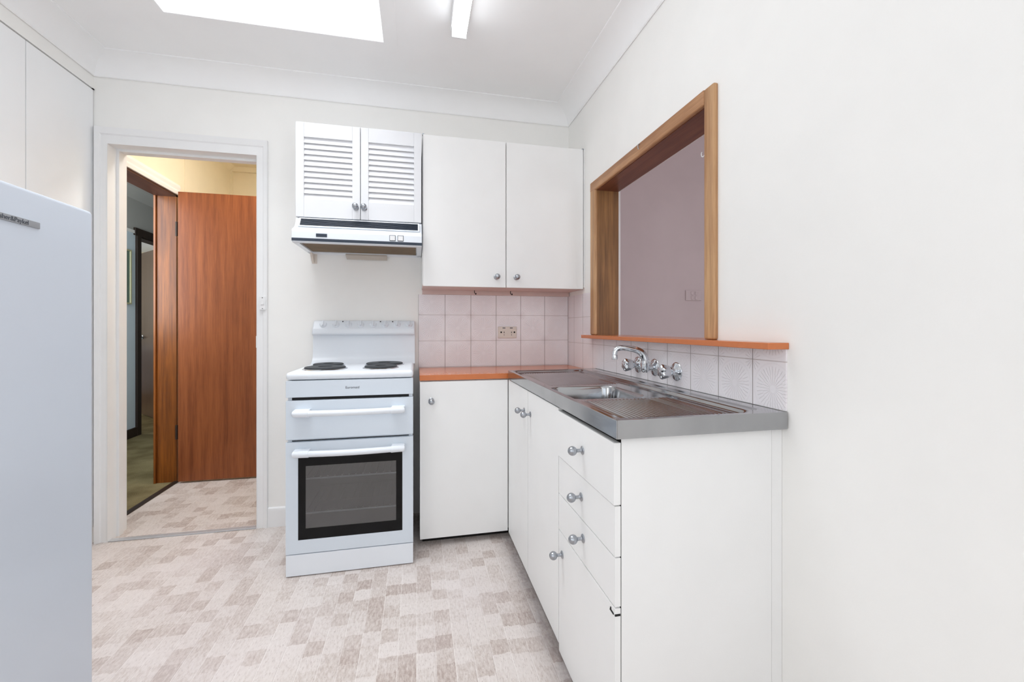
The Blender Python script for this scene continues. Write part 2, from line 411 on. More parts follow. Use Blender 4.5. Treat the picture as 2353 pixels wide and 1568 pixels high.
# cornice: scotia profile between (wall, ZC) and (H, ceiling)
def cornice(name, label, p0, p1, inward):
    """runs from p0 to p1 along a wall, mitred by trimming; inward = unit vector from the wall"""
    n = 10; c = 0.113; hh = H - ZC
    prof = [(0, 0), (0.006, -0.004)]
    for i in range(n + 1):
        a = i / n * PI / 2
        prof.append((0.01 + (c - 0.014) * (1 - math.cos(a)), (hh - 0.006) * math.sin(a) + 0.0))
    prof += [(c, hh - 0.004), (c, hh), (0, hh)]
    d = Vector(p1) - Vector(p0); dn = d.normalized()
    t = bmesh.new(); A = []; B = []
    for o_, z_ in prof:
        A.append(t.verts.new((p0[0] + inward[0] * o_ + dn.x * o_, p0[1] + inward[1] * o_ + dn.y * o_, ZC + z_)))
        B.append(t.verts.new((p1[0] + inward[0] * o_ - dn.x * o_, p1[1] + inward[1] * o_ - dn.y * o_, ZC + z_)))
    k = len(prof)
    for i in range(k): t.faces.new((A[i], A[(i + 1) % k], B[(i + 1) % k], B[i]))
    t.faces.new(A[::-1]); t.faces.new(B); bmesh.ops.recalc_face_normals(t, faces=t.faces[:])
    return struct(name, t, M['ceil'], label, 'cornice', None, 30)
cornice('trim_1', 'curved white cornice along the top of the back wall', (L, D, 0), (R, D, 0), (0, -1))
cornice('trim_2', 'curved white cornice rising along the right wall', (R, FW, 0), (R, D, 0), (-1, 0))
cornice('trim_3', 'curved white cornice along the left wall above the cupboard', (L, FW, 0), (L, D, 0), (1, 0))

# door lining + architrave, white
dt = thing('trim_5', 'white moulded architrave and lining around the doorway left of the stove', 'door frame', (-1.19, D, 0)); dt['kind'] = 'structure'
def architrave_profile(w, inv=1):
    return [(0, 0), (0, -0.012), (0.006, -0.018), (0.018, -0.018), (0.022, -0.013), (w * 0.55, -0.011), (w * 0.62, -0.017), (w - 0.012, -0.021), (w, -0.016), (w, 0)]
def moulding(bm, w, path):
    """path: three corners' (outer x, z), mitred; offset 0 = inner edge"""
    pass
wR, wL, wT = 0.054, 0.058, 0.085
t = bmesh.new(); prof = architrave_profile(1.0)
rows = []
for k, d_ in prof:
    yy = D + d_
    rows.append([t.verts.new((DX0 - wL * k, yy, 0)), t.verts.new((DX0 - wL * k, yy, DZ + wT * k)), t.verts.new((DX1 + wR * k, yy, DZ + wT * k)), t.verts.new((DX1 + wR * k, yy, 0))])
for a, c_ in zip(rows, rows[1:]):
    for i in range(3): t.faces.new((a[i], a[i + 1], c_[i + 1], c_[i]))
bmesh.ops.recalc_face_normals(t, faces=t.faces[:])
for f in t.faces:
    pass
obj('architrave', t, M['white_gloss'], dt, 25)
b = MB()
box(b, DX0 - 0.01, DX0, D, D + T + .012, 0, DZ + .01); box(b, DX1, DX1 + 0.01, D, D + T + .012, 0, DZ + .01); box(b, DX0, DX1, D, D + T + .012, DZ, DZ + 0.01)
box(b, DX0, DX0 + 0.012, D + 0.05, D + 0.085, 0, DZ); box(b, DX0 + .012, DX1, D + 0.0505, D + 0.0845, DZ - 0.012, DZ)
obj('lining', b, M['white_gloss'], dt, None)
b = MB(); box(b, DX1 - 0.006, DX1, D - .008, D + 0.02, 0.985, 1.05, 0.002); obj('strike_plate', b, M['white_gloss'], dt)
b = MB(); box(b, DX0, DX1, D - 0.016, D + 0.016, 0, 0.007, 0.003)
for x in (-1.50, -1.30, -1.10, -0.9): lathe(b, [(0, .0085), (.005, .008), (.006, .006)], 10, Matrix.Translation((x, D, 0)))
struct('trim_6', b, M['strip'], 'pale metal cover strip across the doorway floor', 'floor strip', None, 40)
b = MB(); prism(b, [(D, 0), (D - .014, 0), (D - .014, .085), (D - .009, .1), (D, .106)][::1], DX1 + wR, -0.56, 'X')
struct('baseboard_back', b, M['white_gloss'], 'short white skirting board between doorway and stove', 'baseboard', None, 30)

# ---------------------------------------------------------------- beyond the doorway
VX = -1.668; JY = 3.497; VZ = 2.045
b = MB()
box(b, VX - .125, VX, D + T, 2.80, 0, 2.6); box(b, VX - .125, VX, JY + .02, 4.43, 0, 2.6); box(b, VX - .125, VX, 2.80, JY + .02, VZ, 2.6)
struct('wall_vestibule_left', b, M['wall_cream'], 'cream panelled wall above the brown opening in the vestibule', 'wall')
b = MB(); box(b, VX - .125, -0.45, 4.43, 4.53, 0, 2.6); struct('wall_vestibule_back', b, M['wall_cream'], 'cream vestibule wall far behind the brown door', 'wall')
b = MB(); box(b, -0.55, -0.45, D + T, 4.43, 0, 2.6); struct('wall_vestibule_right', b, M['wall_cream'], 'cream vestibule wall hidden by the doorway edge', 'wall')
b = MB(); box(b, VX - .125, -0.45, D + T, 4.53, 2.575, 2.65); struct('ceiling_vestibule', b, M['wall_cream'], 'cream vestibule ceiling seen over the brown door', 'ceiling')
b = MB(); box(b, VX, VX + .004, 3.61, 3.632, 2.1, 2.57); box(b, VX, VX + 0.02, 4.40, 4.43, 0, 2.53); prism(b, [(VX, 2.575), (VX + .045, 2.575), (VX, 2.53)], D + T, 4.40, 'Y'); box(b, VX, -.55, 4.40, 4.43, 2.53, 2.575)
struct('trim_7', b, M['wall_cream'], 'cream cover battens and cornice on the vestibule wall', 'trim')
b = MB(); prism(b, [(VX, VZ - .005), (VX + .016, VZ - .005), (VX + .02, VZ + .015), (VX + .012, VZ + .03), (VX + .018, VZ + .05), (VX + .012, VZ + .07), (VX, VZ + .072)], 2.74, JY + .03, 'Y')
struct('trim_8', b, M['white_gloss'], 'white moulded head trim above the brown opening', 'trim', None, 30)
b = MB()
box(b, VX - .13, VX + .004, JY, JY + .022, 0, VZ); box(b, VX - .13, VX - .118, JY - .012, JY, 0, VZ - .02)
j9 = struct('trim_9', b, M['jamb'], 'stained brown timber jamb beside the open brown door', 'door frame')
b = MB(); box(b, VX - .13, VX + .004, 2.76, JY + .02, VZ - .02, VZ + .004); obj('head', b, M['head_shade'], j9, None, label='brown head of the opening with its underside shade in the colour')
b = MB(); box(b, VX - 0.012, VX + .022, D + T, JY, 0, .006); struct('trim_10', b, M['dark_frame'], 'dark threshold strip between vinyl and olive carpet', 'threshold')
d1 = thing('door_1', 'plain reddish brown flush door standing open in the vestibule', 'door', (-1.635, JY - .02, 0)); d1['kind'] = 'structure'
b = MB(); box(b, -1.634, -0.815, JY - .042, JY - .006, 0.012, 2.052, 0.002); obj('leaf', b, M['cedar'], d1)
for z in (1.79, 0.36):
    b = MB(); box(b, -1.652, -1.631, JY - .035, JY - .026, z - .05, z + .05)
    lathe(b, [(0, -.052), (.007, -.05), (.007, .05), (0, .052)], 12, Matrix.Translation((-1.645, JY - .036, z))); obj('hinge_gap_block', b, M['dark_frame'], d1)

HX = -2.774
b = MB(); box(b, HX - T, HX, D + T, 5.13, 0, 2.065); box(b, HX - T, HX, 5.80, 7.0, 0, 2.065)
struct('wall_hall_left', b, M['wall_hall'], 'blue grey hall wall with the framed picture', 'wall')
b = MB(); box(b, HX - T, HX, D + T, 7.0, 2.065, 2.5); box(b, VX - .125, -1.60, 4.53, 7.0, 0, 2.5); box(b, HX - T, -1.6, 7.0, 7.1, 0, 2.5)
struct('wall_hall_upper', b, M['wall_hall_top'], 'upper hall wall with shade in its grey colour above the dark door frame', 'wall')
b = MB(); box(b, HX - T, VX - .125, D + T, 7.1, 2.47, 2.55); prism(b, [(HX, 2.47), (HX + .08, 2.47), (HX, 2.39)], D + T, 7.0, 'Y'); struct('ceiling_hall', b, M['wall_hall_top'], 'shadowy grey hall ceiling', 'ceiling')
b = MB(); box(b, HX, HX + .012, D + T, 5.06, 2.045, 2.075); struct('trim_11', b, M['white_gloss'], 'pale picture rail on the blue grey hall wall', 'trim')
b = MB(); box(b, HX, HX + .018, D + T, 5.07, 0, .09, .003); struct('baseboard_hall', b, M['dark_frame'], 'dark skirting under the blue grey hall wall', 'baseboard')
b = MB()
for (y0, y1, z0, z1) in ((5.07, 5.135, 0, 2.03), (5.795, 5.86, 0, 2.03), (5.04, 5.86, 2.03, 2.105)): box(b, HX - .002, HX + .02, y0, y1, z0, z1, .002)
box(b, HX - T, HX, 5.125, 5.145, 0, 2.03); box(b, HX - T, HX, 5.785, 5.805, 0, 2.03); box(b, HX - T, HX, 5.145, 5.785, 2.02, 2.04)
box(b, HX - .075, HX - .055, 5.14, 5.152, 1.02, 1.1)
struct('trim_12', b, M['dark_frame'], 'dark brown frame around the bedroom doorway in the hall', 'door frame')
d2 = thing('door_2', 'grey brown bedroom door ajar inside the dark frame', 'door', (HX - T, 5.78, 0)); d2['kind'] = 'structure'
ang = Matrix.Translation((HX - T - .005, 5.775, 0)) @ Matrix.Rotation(math.radians(133), 4, 'Z')
b = MB(); box(b, 0, .70, -.038, 0, .012, 2.03, .002, 2, ang); obj('leaf', b, M['far_door'], d2)
b = MB()
lathe(b, [(0, 0), (.026, 0), (.026, .006), (.01, .01), (.01, .045), (0, .047)], 16, ang @ Matrix.Translation((.64, 0.0, .98)) @ Matrix.Rotation(-PI / 2, 4, 'X'))
box(b, .55, .65, .038, .05, .972, .988, .004, 2, ang); obj('lever_handle', b, M['nickel'], d2)
# bedroom
b = MB(); box(b, -6.1, -6.0, 4.2, 9, 0, 2.5); box(b, -6.0, HX - T, 8.9, 9.0, 0, 2.5); box(b, -6, HX - T, 4.2, 4.3, 0, 2.5)
struct('wall_bedroom', b, M['wall_cream'], 'cream bedroom wall behind the grey brown door', 'wall')
b = MB(); box(b, -6.1, HX - T, 4.2, 9, 2.44, 2.5); struct('ceiling_bedroom', b, M['ceil'], 'white bedroom ceiling over the grey brown door', 'ceiling')
bed = thing('bed', 'bed with a pale blue spread glimpsed through the dark door frame', 'bed', (-5.0, 7.0, 0))
b = MB(); box(b, -5.5, -4.05, 6.6, 8.6, .12, .18, .02); obj('base', b, M['dark_frame'], bed)
b = MB(); box(b, -5.55, -4.0, 6.55, 8.65, .16, .80, .06, 3); obj('bedspread', b, M['bedspread'], bed)
b = MB(); box(b, -5.3, -4.15, 8.2, 8.62, .80, .98, .07, 4); obj('pillow', b, M['bedspread'], bed)
for (x, y) in ((-5.4, 6.7), (-4.15, 6.7), (-5.4, 8.5), (-4.15, 8.5)):
    b = MB(); box(b, x - .03, x + .03, y - .03, y + .03, 0, .12); obj('foot', b, M['dark_frame'], bed, None)
# picture
pic = thing('framed_picture', 'thin framed dark green picture hanging on the blue grey hall wall', 'picture', (HX, 4.72, 1.326))
b = MB()
for (y0, y1, z0, z1) in ((4.40, 4.42, 1.326, 1.865), (4.96, 4.98, 1.326, 1.865), (4.42, 4.96, 1.326, 1.342), (4.42, 4.96, 1.849, 1.865)): box(b, HX + .001, HX + .022, y0, y1, z0, z1, .003)
obj('frame', b, M['gilt'], pic)
b = MB(); box(b, HX + .001, HX + .012, 4.42, 4.96, 1.342, 1.849); obj('print', b, M['picture'], pic, None)
b = MB(); lathe(b, [(0, .002), (.11, .002), (.11, 0)], 40, Matrix.Translation((HX + .012, 4.73, 1.585)) @ Matrix.Rotation(PI / 2, 4, 'Y')); obj('pale_oval', b, M['picture_mat'], pic)

# ---------------------------------------------------------------- dining room beyond the hatch
b = MB(); box(b, R + T, 4.2, D - .006, D, 0, H); struct('wall_dining_back', b, M['wall_mauve'], 'mauve grey wall seen through the serving hatch', 'wall')
b = MB(); box(b, 4.1, 4.2, FW, D, 0, H); box(b, R + T, 1.5, FW - T, FW, 0, H); box(b, 3.6, 4.2, FW - T, FW, 0, H); box(b, 1.5, 3.6, FW - T, FW, 0, .9); box(b, 1.5, 3.6, FW - T, FW, 2.1, H)
struct('wall_dining_right', b, M['wall_mauve'], 'far walls of the dining room out of view', 'wall')
b = MB(); box(b, R + T, 4.2, FW, D, H, H + .05); struct('ceiling_dining', b, M['ceil'], 'dining room ceiling beyond the serving hatch', 'ceiling')

# hatch frame in oak
hf = thing('window_3', 'oak framed serving hatch cut through the white right wall', 'serving hatch', (R, 1.71, 1.056)); hf['kind'] = 'structure'
FO0, FO1, FZ = 1.208, 2.217, 1.889
def round_bar(bm, y0, y1, z0, z1, prot=0.016):
    box(bm, R - prot, R + .004, y0, y1, z0, z1, 0.007, 3)
b = MB(); round_bar(b, WY1 - .012, FO1, 1.056, FZ - .03); obj('frame_member', b, M['oak'], hf)
b = MB(); round_bar(b, FO0, WY0 + .006, 1.056, FZ - .002); obj('frame_member', b, M['oak'], hf)
b = MB(); round_bar(b, WY0 + .004, FO1, WZ1 - .006, FZ, 0.017); obj('head_member', b, M['oak_y'], hf)
b = MB(); box(b, R, R + T + .004, WY1 - .012, WY1 - .001, 1.056, WZ1); obj('jamb', b, M['oak_jamb'], hf, None)
b = MB(); box(b, R, R + T + .004, WY0 + .001, WY0 + .008, 1.056, WZ1); obj('jamb', b, M['oak_jamb'], hf, None)
b = MB(); box(b, R, R + T + .004, WY0 + .008, WY1 - .012, WZ1 - .008, WZ1); obj('head_lining', b, M['head_lining'], hf, None)
b = MB(); box(b, R + T + .004, R + T + .02, WY0 - .05, WY0 + .004, 1.0, WZ1 + .05); box(b, R + T + .004, R + T + .02, WY1 - .001, WY1 + .05, 1.0, WZ1 + .05); box(b, R + T + .004, R + T + .02, WY0, WY1, WZ1 - .001, WZ1 + .05)
obj('rear_architrave', b, M['white_gloss'], hf, None)

sh = thing('wall_shelf', 'narrow orange laminate shelf forming the sill of the serving hatch', 'shelf', (R, 1.6, 1.038))
b = MB(); SHX = 0.884
box(b, SHX, R - .0005, 0.937, 2.225, 1.0385, 1.0555, 0.001, 1); box(b, R - .0005, R + T + .03, WY0 + .01, WY1 - .014, 1.0405, 1.0555)
obj('shelf_board', b, M['orange'], sh, 30)

# tiled splashbacks
b = MB(); box(b, 0.012, R - .0045, D - .0045, D - .0003, 0.8585, 1.292)
o = obj('tile_splashback', b, M['tile_back'], None, None); tag(o, 'white flower relief tiles on the back wall below the wall cupboard', 'tiles')
b = MB(); box(b, R - .0045, R - .0003, 0.943, D - .0047, 0.8765, 1.038); box(b, R - .0045, R - .0003, 2.226, D - .0047, 1.038, 1.292); box(b, R - .0045, R - .0003, 2.166, D - .0047, 0.8585, 0.8765)
o = obj('tile_splashback', b, M['tile_right'], None, None); tag(o, 'white flower relief tiles on the right wall behind the taps', 'tiles')

# ---------------------------------------------------------------- knob (mesh shared)
def knob_mesh():
    b = MB(); rb = 0.0135; zc = 0.031
    pr = [(0, 0), (.0115, 0), (.0125, .0015), (.0115, .003), (.006, .005), (.0048, .009), (.0052, .0165)]
    a0 = -1.17
    for i in range(15):
        a = a0 + (PI / 2 - a0) * i / 14
        pr.append((rb * math.cos(a) if i < 14 else 0, zc + rb * math.sin(a)))
    lathe(b, pr, 28)
    me = bpy.data.meshes.new('knob'); b.to_mesh(me); b.free()
    me.polygons.foreach_set('use_smooth', [True] * len(me.polygons)); me.set_sharp_from_angle(angle=math.radians(40)); me.materials.append(M['nickel'])
    return me
KM = knob_mesh()
def knob(parent, loc, face, s=1.0):
    o = bpy.data.objects.new('knob', KM); COL.objects.link(o); o.parent = parent
    o.location = Vector(loc) - wloc(parent); o.scale = (s, s, s)
    o.rotation_euler = {'-Y': (PI / 2, 0, 0), '-X': (0, -PI / 2, 0), '+X': (0, PI / 2, 0)}[face]
    return o

# ---------------------------------------------------------------- wall cupboard
wc = thing('wall_cupboard', 'plain white two door wall cupboard above the tiled corner', 'cupboard', (0.49, 2.46, 1.3176))
WF = 2.332
b = MB(); box(b, 0.030, 0.947, WF + .02, D - .0006, 1.327, 2.124, 0.001, 1); box(b, .944, .9485, WF + .004, D - .01, 1.327, 2.128); obj('carcass', b, M['cab'], wc)
b = MB(); box(b, 0.032, 0.945, WF + .022, D - .005, 1.3176, 1.327); box(b, .034, .945, D - .02, D - .0006, 1.2925, 1.3176); obj('underside', b, M['cab_under'], wc, None, label='bottom board with bounced pink light in its colour')
for x0, x1, kx in ((0.0343, 0.4835, 0.431), (0.4875, 0.939, 0.542)):
    b = MB(); box(b, x0, x1, WF, WF + .018, 1.3176, 2.1238, 0.0015); d = obj('door', b, M['cab'], wc)
    knob(d, (kx, WF, 1.374), '-Y', 1.15)
for x in (.0343, .939):
    b = MB(); box(b, x - .004, x + .006, WF + .003, WF + .03, 2.1238, 2.130); obj('hinge_gap_block', b, M['nickel'], wc)

# louvred cupboard
lc = thing('louvre_cupboard', 'white cupboard with two louvred doors above the range hood', 'cupboard', (-0.28, 2.44, 1.6472))
LF = 2.311
b = MB(); box(b, -0.583, 0.024, LF + .022, D - .0006, 1.650, 2.117, .001, 1); obj('carcass', b, M['louvre'], lc)
def louvre_door(x0, x1, kx):
    z0, z1 = 1.6472, 2.1193; st = .038; zi0, zi1 = 1.738, 2.047
    b = MB(); fy = LF
    box(b, x0, x0 + st, fy, fy + .02, z0, z1, .002); box(b, x1 - st, x1, fy, fy + .02, z0, z1, .002)
    box(b, x0 + st, x1 - st, fy + .0008, fy + .02, zi1, z1, .0015); box(b, x0 + st, x1 - st, fy + .0008, fy + .02, z0, zi0, .0015)
    d = obj('door', b, M['louvre'], lc)
    b = MB(); n = 11; pz = (zi1 - zi0) / n
    for i in range(n):
        zc = zi0 + (i + .5) * pz
        m = Matrix.Translation(((x0 + x1) / 2, fy + .011, zc)) @ Matrix.Rotation(math.radians(-20), 4, 'X')
        box(b, -(x1 - x0) / 2 + st - .002, (x1 - x0) / 2 - st + .002, -.0025, .0025, -pz * .57, pz * .57, .0015, 2, m)
    box(b, x0 + st, x1 - st, fy + .0195, fy + .021, zi0, zi1)
    obj('louvre_panel', b, M['louvre'], d)
    knob(d, (kx, LF, 1.706), '-Y', 1.15)
louvre_door(-0.5844, -0.2805, -0.300); louvre_door(-0.2775, 0.0255, -0.260)

# ---------------------------------------------------------------- range hood
rh = thing('range_hood', 'white slimline range hood with dark grille under the louvred cupboard', 'range hood', (-0.28, 2.42, 1.507))
HX0, HX1 = -0.583, 0.027
yf = lambda d: D - d
prof = [(yf(.0006), 1.642), (yf(.283), 1.642), (yf(.288), 1.632), (yf(.297), 1.612), (yf(.312), 1.594), (yf(.335), 1.580), (yf(.352), 1.574), (yf(.358), 1.566), (yf(.360), 1.556), (yf(.360), 1.528), (yf(.360), 1.511), (yf(.352), 1.508), (yf(.330), 1.508), (yf(.330), 1.520), (yf(.06), 1.520), (yf(.06), 1.508), (yf(.0006), 1.508)]
b = MB(); prism(b, prof, HX0, HX1, 'X'); box(b, HX0, HX0 + .025, yf(.332), yf(.05), 1.508, 1.522); box(b, HX1 - .025, HX1, yf(.332), yf(.05), 1.508, 1.522)
obj('housing', b, M['stove'], rh, 35)
# sloping vent grille
g0 = Vector((0, yf(.2885), 1.6325)); g1 = Vector((0, yf(.3165), 1.592)); dv = (g1 - g0); gl = dv.length; dn = dv.normalized(); nn = Vector((0, dn.z, -dn.y)).normalized()
if nn.y > 0: nn = -nn
rot = Matrix((( -1, 0, 0, 0), (0, dn.y, nn.y, 0), (0, dn.z, nn.z, 0), (0, 0, 0, 1)))
mg = Matrix.Translation(g0 + nn * 0.0055 + Vector((-0.275, 0, 0))) @ rot
b = MB(); box(b, -.283, .283, .001, gl, -.003, .0015, 0, 2, mg)
for i in range(7): box(b, -.281, .281, .003 + i * (gl - .004) / 7, .0045 + i * (gl - .004) / 7, .0015, .004, 0, 2, mg)
obj('vent_grille', b, M['dark'], rh, None, label='dark slatted vent grille')
b = MB()
for (x0, x1, y0, y1) in ((-.29, -.283, -.004, gl + .004), (.283, .29, -.004, gl + .004), (-.283, .283, -.004, .001), (-.283, .283, gl, gl + .004)): box(b, x0, x1, y0, y1, -.003, .004, 0, 2, mg)
obj('grille_surround', b, M['stove'], rh, None)
b = MB(); box(b, HX0 - .001, HX1 + .001, yf(.3615), yf(.358), 1.5135, 1.5275); obj('trim_band', b, M['dark'], rh, None, label='dark blue band along the front lip')
b = MB(); box(b, -.475, -.425, yf(.3625), yf(.359), 1.536, 1.552, .001); obj('badge', b, M['dark'], rh)
for x in (-.117, -.078):
    b = MB(); box(b, x - .0145, x + .0145, yf(.3612), yf(.359), 1.531, 1.560); s_ = obj('switch', b, M['dark'], rh, None)
    b = MB(); box(b, x - .0125, x + .0125, yf(.3645), yf(.3605), 1.5335, 1.5575, .0015); obj('rocker', b, M['white_plastic'], s_)
b = MB(); box(b, HX0 + .03, HX1 - .03, yf(.325), yf(.065), 1.5125, 1.519); obj('grease_filter', b, M['filter'], rh, None, label='brown grease filter underneath')
b = MB(); prism(b, [(yf(.06), 1.508), (yf(.06), 1.500), (yf(.02), 1.484), (yf(.012), 1.484), (yf(.012), 1.508)], -.385, -.165, 'X'); obj('lamp_cover', b, M['lampc'], rh, 30)
b = MB(); prism(b, [(yf(.0006), 1.508), (yf(.055), 1.508), (yf(.0006), 1.455)], -.571, -.560, 'X'); box(b, -.571, -.545, yf(.004), yf(.0006), 1.455, 1.508); obj('bracket', b, M['outlet'], rh, None)

# ---------------------------------------------------------------- stove
st = thing('stove', 'white freestanding electric stove between doorway and base cupboards', 'stove', (-0.285, 2.32, 0))
X0, X1, YF = -0.557, -0.0145, 2.046
YB = D - .004
b = MB()
box(b, X0 + .003, X0 + .02, YF + .022, YB - .03, .012, .862, .002); box(b, X1 - .02, X1 - .003, YF + .022, YB - .03, .012, .862, .002)
box(b, X0 + .02, X1 - .02, YB - .05, YB - .03, .012, .862); box(b, X0 + .02, X1 - .02, YF + .022, YB - .05, .012, .06)
box(b, X0 + .02, X1 - .02, YF + .022, YB - .05, .595, .605); box(b, X0 + .02, X1 - .02, YF + .05, YF + .06, .605, .862)
obj('body', b, M['stove'], st)
for z0, z1 in ((.77, .80), (.585, .61)):
    b = MB(); box(b, X0 + .02, X1 - .02, YF + .0225, YF + .05, z0, z1); obj('recess_bar', b, M['black'], st, None)
b = MB(); box(b, X0 + .03, X1 - .03, YF + .03, YB - .06, .0, .012); obj('foot_rail', b, M['black'], st, None)
# oven cavity
b = MB(); cx0, cx1, cz0, cz1, cy0, cy1 = X0 + .055, X1 - .055, .17, .53, YF + .03, YF + .42
box(b, cx0 - .006, cx0, cy0, cy1, cz0, cz1); box(b, cx1, cx1 + .006, cy0, cy1, cz0, cz1); box(b, cx0, cx1, cy0, cy1, cz0 - .006, cz0); box(b, cx0, cx1, cy0, cy1, cz1, cz1 + .006); box(b, cx0, cx1, cy1, cy1 + .006, cz0, cz1)
obj('oven_cavity', b, M['oven_in'], st, None)
for z in (.262, .417):
    b = MB(); tube(b, [(cx0, cy0 + .36, z), (cx1, cy0 + .36, z)], .0025, 8, 1)
    for k in range(14):
        x = cx0 + .02 + k * (cx1 - cx0 - .04) / 13
        tube(b, [(x, cy0 + .004, z + .006), (x, cy0 + .36, z + .003)], .0014, 6, 1)
    rk = obj('oven_rack', b, M['wire_shaded'], st)
    b = MB(); tube(b, [(cx0, cy0 + .006, z), (cx1, cy0 + .006, z)], .0042, 8, 1)
    for k in range(14):
        x = cx0 + .02 + k * (cx1 - cx0 - .04) / 13
        tube(b, [(x, cy0 + .006, z + .003), (x, cy0 + .006, z + .009)], .0018, 6, 1)
    obj('front_wire', b, M['rack'], rk)
# hob top with a soft rolled edge
b = MB(); box(b, X0 - .001, X1 + .001, YF - .002, YB, .864, .8985, .015, 5); ct = obj('cooktop', b, M['stove'], st, 60)
# splashback with control fascia (profile in y,z)
pf = [(YB, .885), (YB - .105, .893), (YB - .085, .9), (YB - .07, .908), (YB - .05, .93), (YB - .043, .96), (YB - .040, 1.0), (YB - .040, 1.052), (YB - .066, 1.056), (YB - .071, 1.064), (YB - .069, 1.085), (YB - .064, 1.092), (YB - .036, 1.130), (YB - .028, 1.135), (YB, 1.136)]
b = MB(); prism(b, pf, X0 + .0, X1 + .006, 'X', 0)
bmesh.ops.remove_doubles(b, verts=b.verts[:], dist=1e-5)
sidee = [e for e in b.edges if e.is_manifold and e.calc_face_angle(0) > 1.2 and abs(e.verts[0].co.x - e.verts[1].co.x) < 1e-5 and min(e.verts[0].co.z, e.verts[1].co.z) > 1.06]
bmesh.ops.bevel(b, geom=sidee, offset=.008, segments=3, profile=.5, affect='EDGES')
bg = obj('splashback', b, M['stove'], st, 50)
fn = Vector((0, -.038, .028)).normalized()
for i in range(8):
    x = -0.502 + i * (0.461 / 7); c = Vector((x, YB - .050, 1.111))
    m = Matrix.Translation(c) @ Vector((0, 0, 1)).rotation_difference(fn).to_matrix().to_4x4()
    b = MB(); lathe(b, [(0, .001), (.0185, 0), (.019, .004), (.016, .007), (.015, .011), (0, .012)], 24, m); box(b, -.004, .004, -.016, .016, .01, .022, .002, 2, m)
    obj('control_knob', b, M['stove'], st)
for x in (-.402, -.200, -.133):
    c = Vector((x, YB - .0395, 1.1285)); m = Matrix.Translation(c) @ Vector((0, 0, 1)).rotation_difference(fn).to_matrix().to_4x4()
    b = MB(); box(b, -.003, .003, -.002, .004, 0, .0014, 0, 2, m); obj('indicator_mark', b, M['black'], st, None)
# hotplates
for x, y, r in ((-.425, 2.20, .092), (-.445, 2.385, .074), (-.165, 2.385, .094), (-.170, 2.20, .077)):
    b = MB(); m = Matrix.Translation((x, y, .898))
    lathe(b, [(r * .3, .0085), (r * .34, .0085), (r * .36, .0125), (r * .93, .0125), (r * .985, .0105), (r, .006), (r, .001), (r * .3, .001)], 48, m); lathe(b, [(0, .0085), (r * .3, .0085)], 48, m)
    hp = obj('hotplate', b, M['iron'], st)
    b = MB(); lathe(b, [(r + .0005, 0), (r + .0005, .005), (r + .005, .0045), (r + .009, .001), (r + .009, 0)], 48, m); obj('trim_ring', b, M['chrome'], hp, label='chrome ring')
# fascia, grill door, oven door, plinth
b = MB(); box(b, X0, X1, YF, YF + .022, .788, .8615, .002); fa = obj('fascia', b, M['stove_front'], st)
text_mesh('lettering', 'Euromaid', .0155, M['text_grey'], fa, (-.281, YF - .0003, .826), (PI / 2, 0, 0))
def bar_handle(parent, z):
    xa, xb = -0.520, -0.054
    b = MB(); pts = []; n = 8
    for i in range(n + 1):
        u = i / n; pts.append((xa + .012 + u * (xb - xa - .024), YF - .030 - .016 * math.sin(PI * u), z))
    tube(b, pts, .0135, 14, 3)
    tube(b, [(xa + .001, YF - .029, z), (xa + .004, YF - .030, z), (xa + .064, YF - .036, z)], [.0125, .0155, .0155], 16, 1); tube(b, [(xb - .001, YF - .029, z), (xb - .004, YF - .030, z), (xb - .058, YF - .036, z)], [.0125, .0155, .0155], 16, 1)
    for xc, s in ((xa + .035, 1), (xb - .028, -1)):
        prism(b, [(xc - .034, YF + .001), (xc - .034, YF - .028), (xc - .028, YF - .040), (xc + .030, YF - .042), (xc + .030, YF + .001)] if s > 0 else [(xc - .028, YF + .001), (xc - .028, YF - .042), (xc + .026, YF - .040), (xc + .031, YF - .028), (xc + .031, YF + .001)], z - .0125, z + .0155, 'Z', .003)
    return obj('handle', b, M['stove'], parent, 50)
b = MB(); box(b, X0, X1, YF, YF + .022, .603, .774, .002); gd = obj('grill_door', b, M['stove_front'], st); bar_handle(gd, .722)
# oven door: a frame around the window
b = MB(); ox0, ox1, oz0, oz1 = X0, X1, .101, .591
fx0, fx1, fz0, fz1 = -.507, -.063, .160, .525
for (a0, a1, c0, c1) in ((ox0, fx0, oz0, oz1), (fx1, ox1, oz0, oz1), (fx0, fx1, oz0, fz0), (fx0, fx1, fz1, oz1)): box(b, a0, a1, YF, YF + .022, c0, c1)
box(b, ox0, ox1, YF + .020, YF + .022, oz0, fz0); bmesh.ops.remove_doubles(b, verts=b.verts[:], dist=1e-5)
od = obj('oven_door', b, M['stove_front'], st, 30); bar_handle(od, .547)
wx0, wx1, wz0, wz1 = -.477, -.091, .208, .484
b = MB()
for (a0, a1, c0, c1) in ((fx0, wx0, fz0, fz1), (wx1, fx1, fz0, fz1), (wx0, wx1, fz0, wz0), (wx0, wx1, wz1, fz1)): box(b, a0, a1, YF + .002, YF + .006, c0, c1)
gf = obj('glass_surround', b, M['black_glass'], od, None, label='black glass border')
b = MB(); box(b, wx0, wx1, YF + .003, YF + .0055, wz0, wz1); obj('glass_pane', b, M['oven_pane'], gf, None)
b = MB(); box(b, X0, X1, YF, YF + .022, .004, .097, .002); obj('plinth_drawer', b, M['stove'], st)

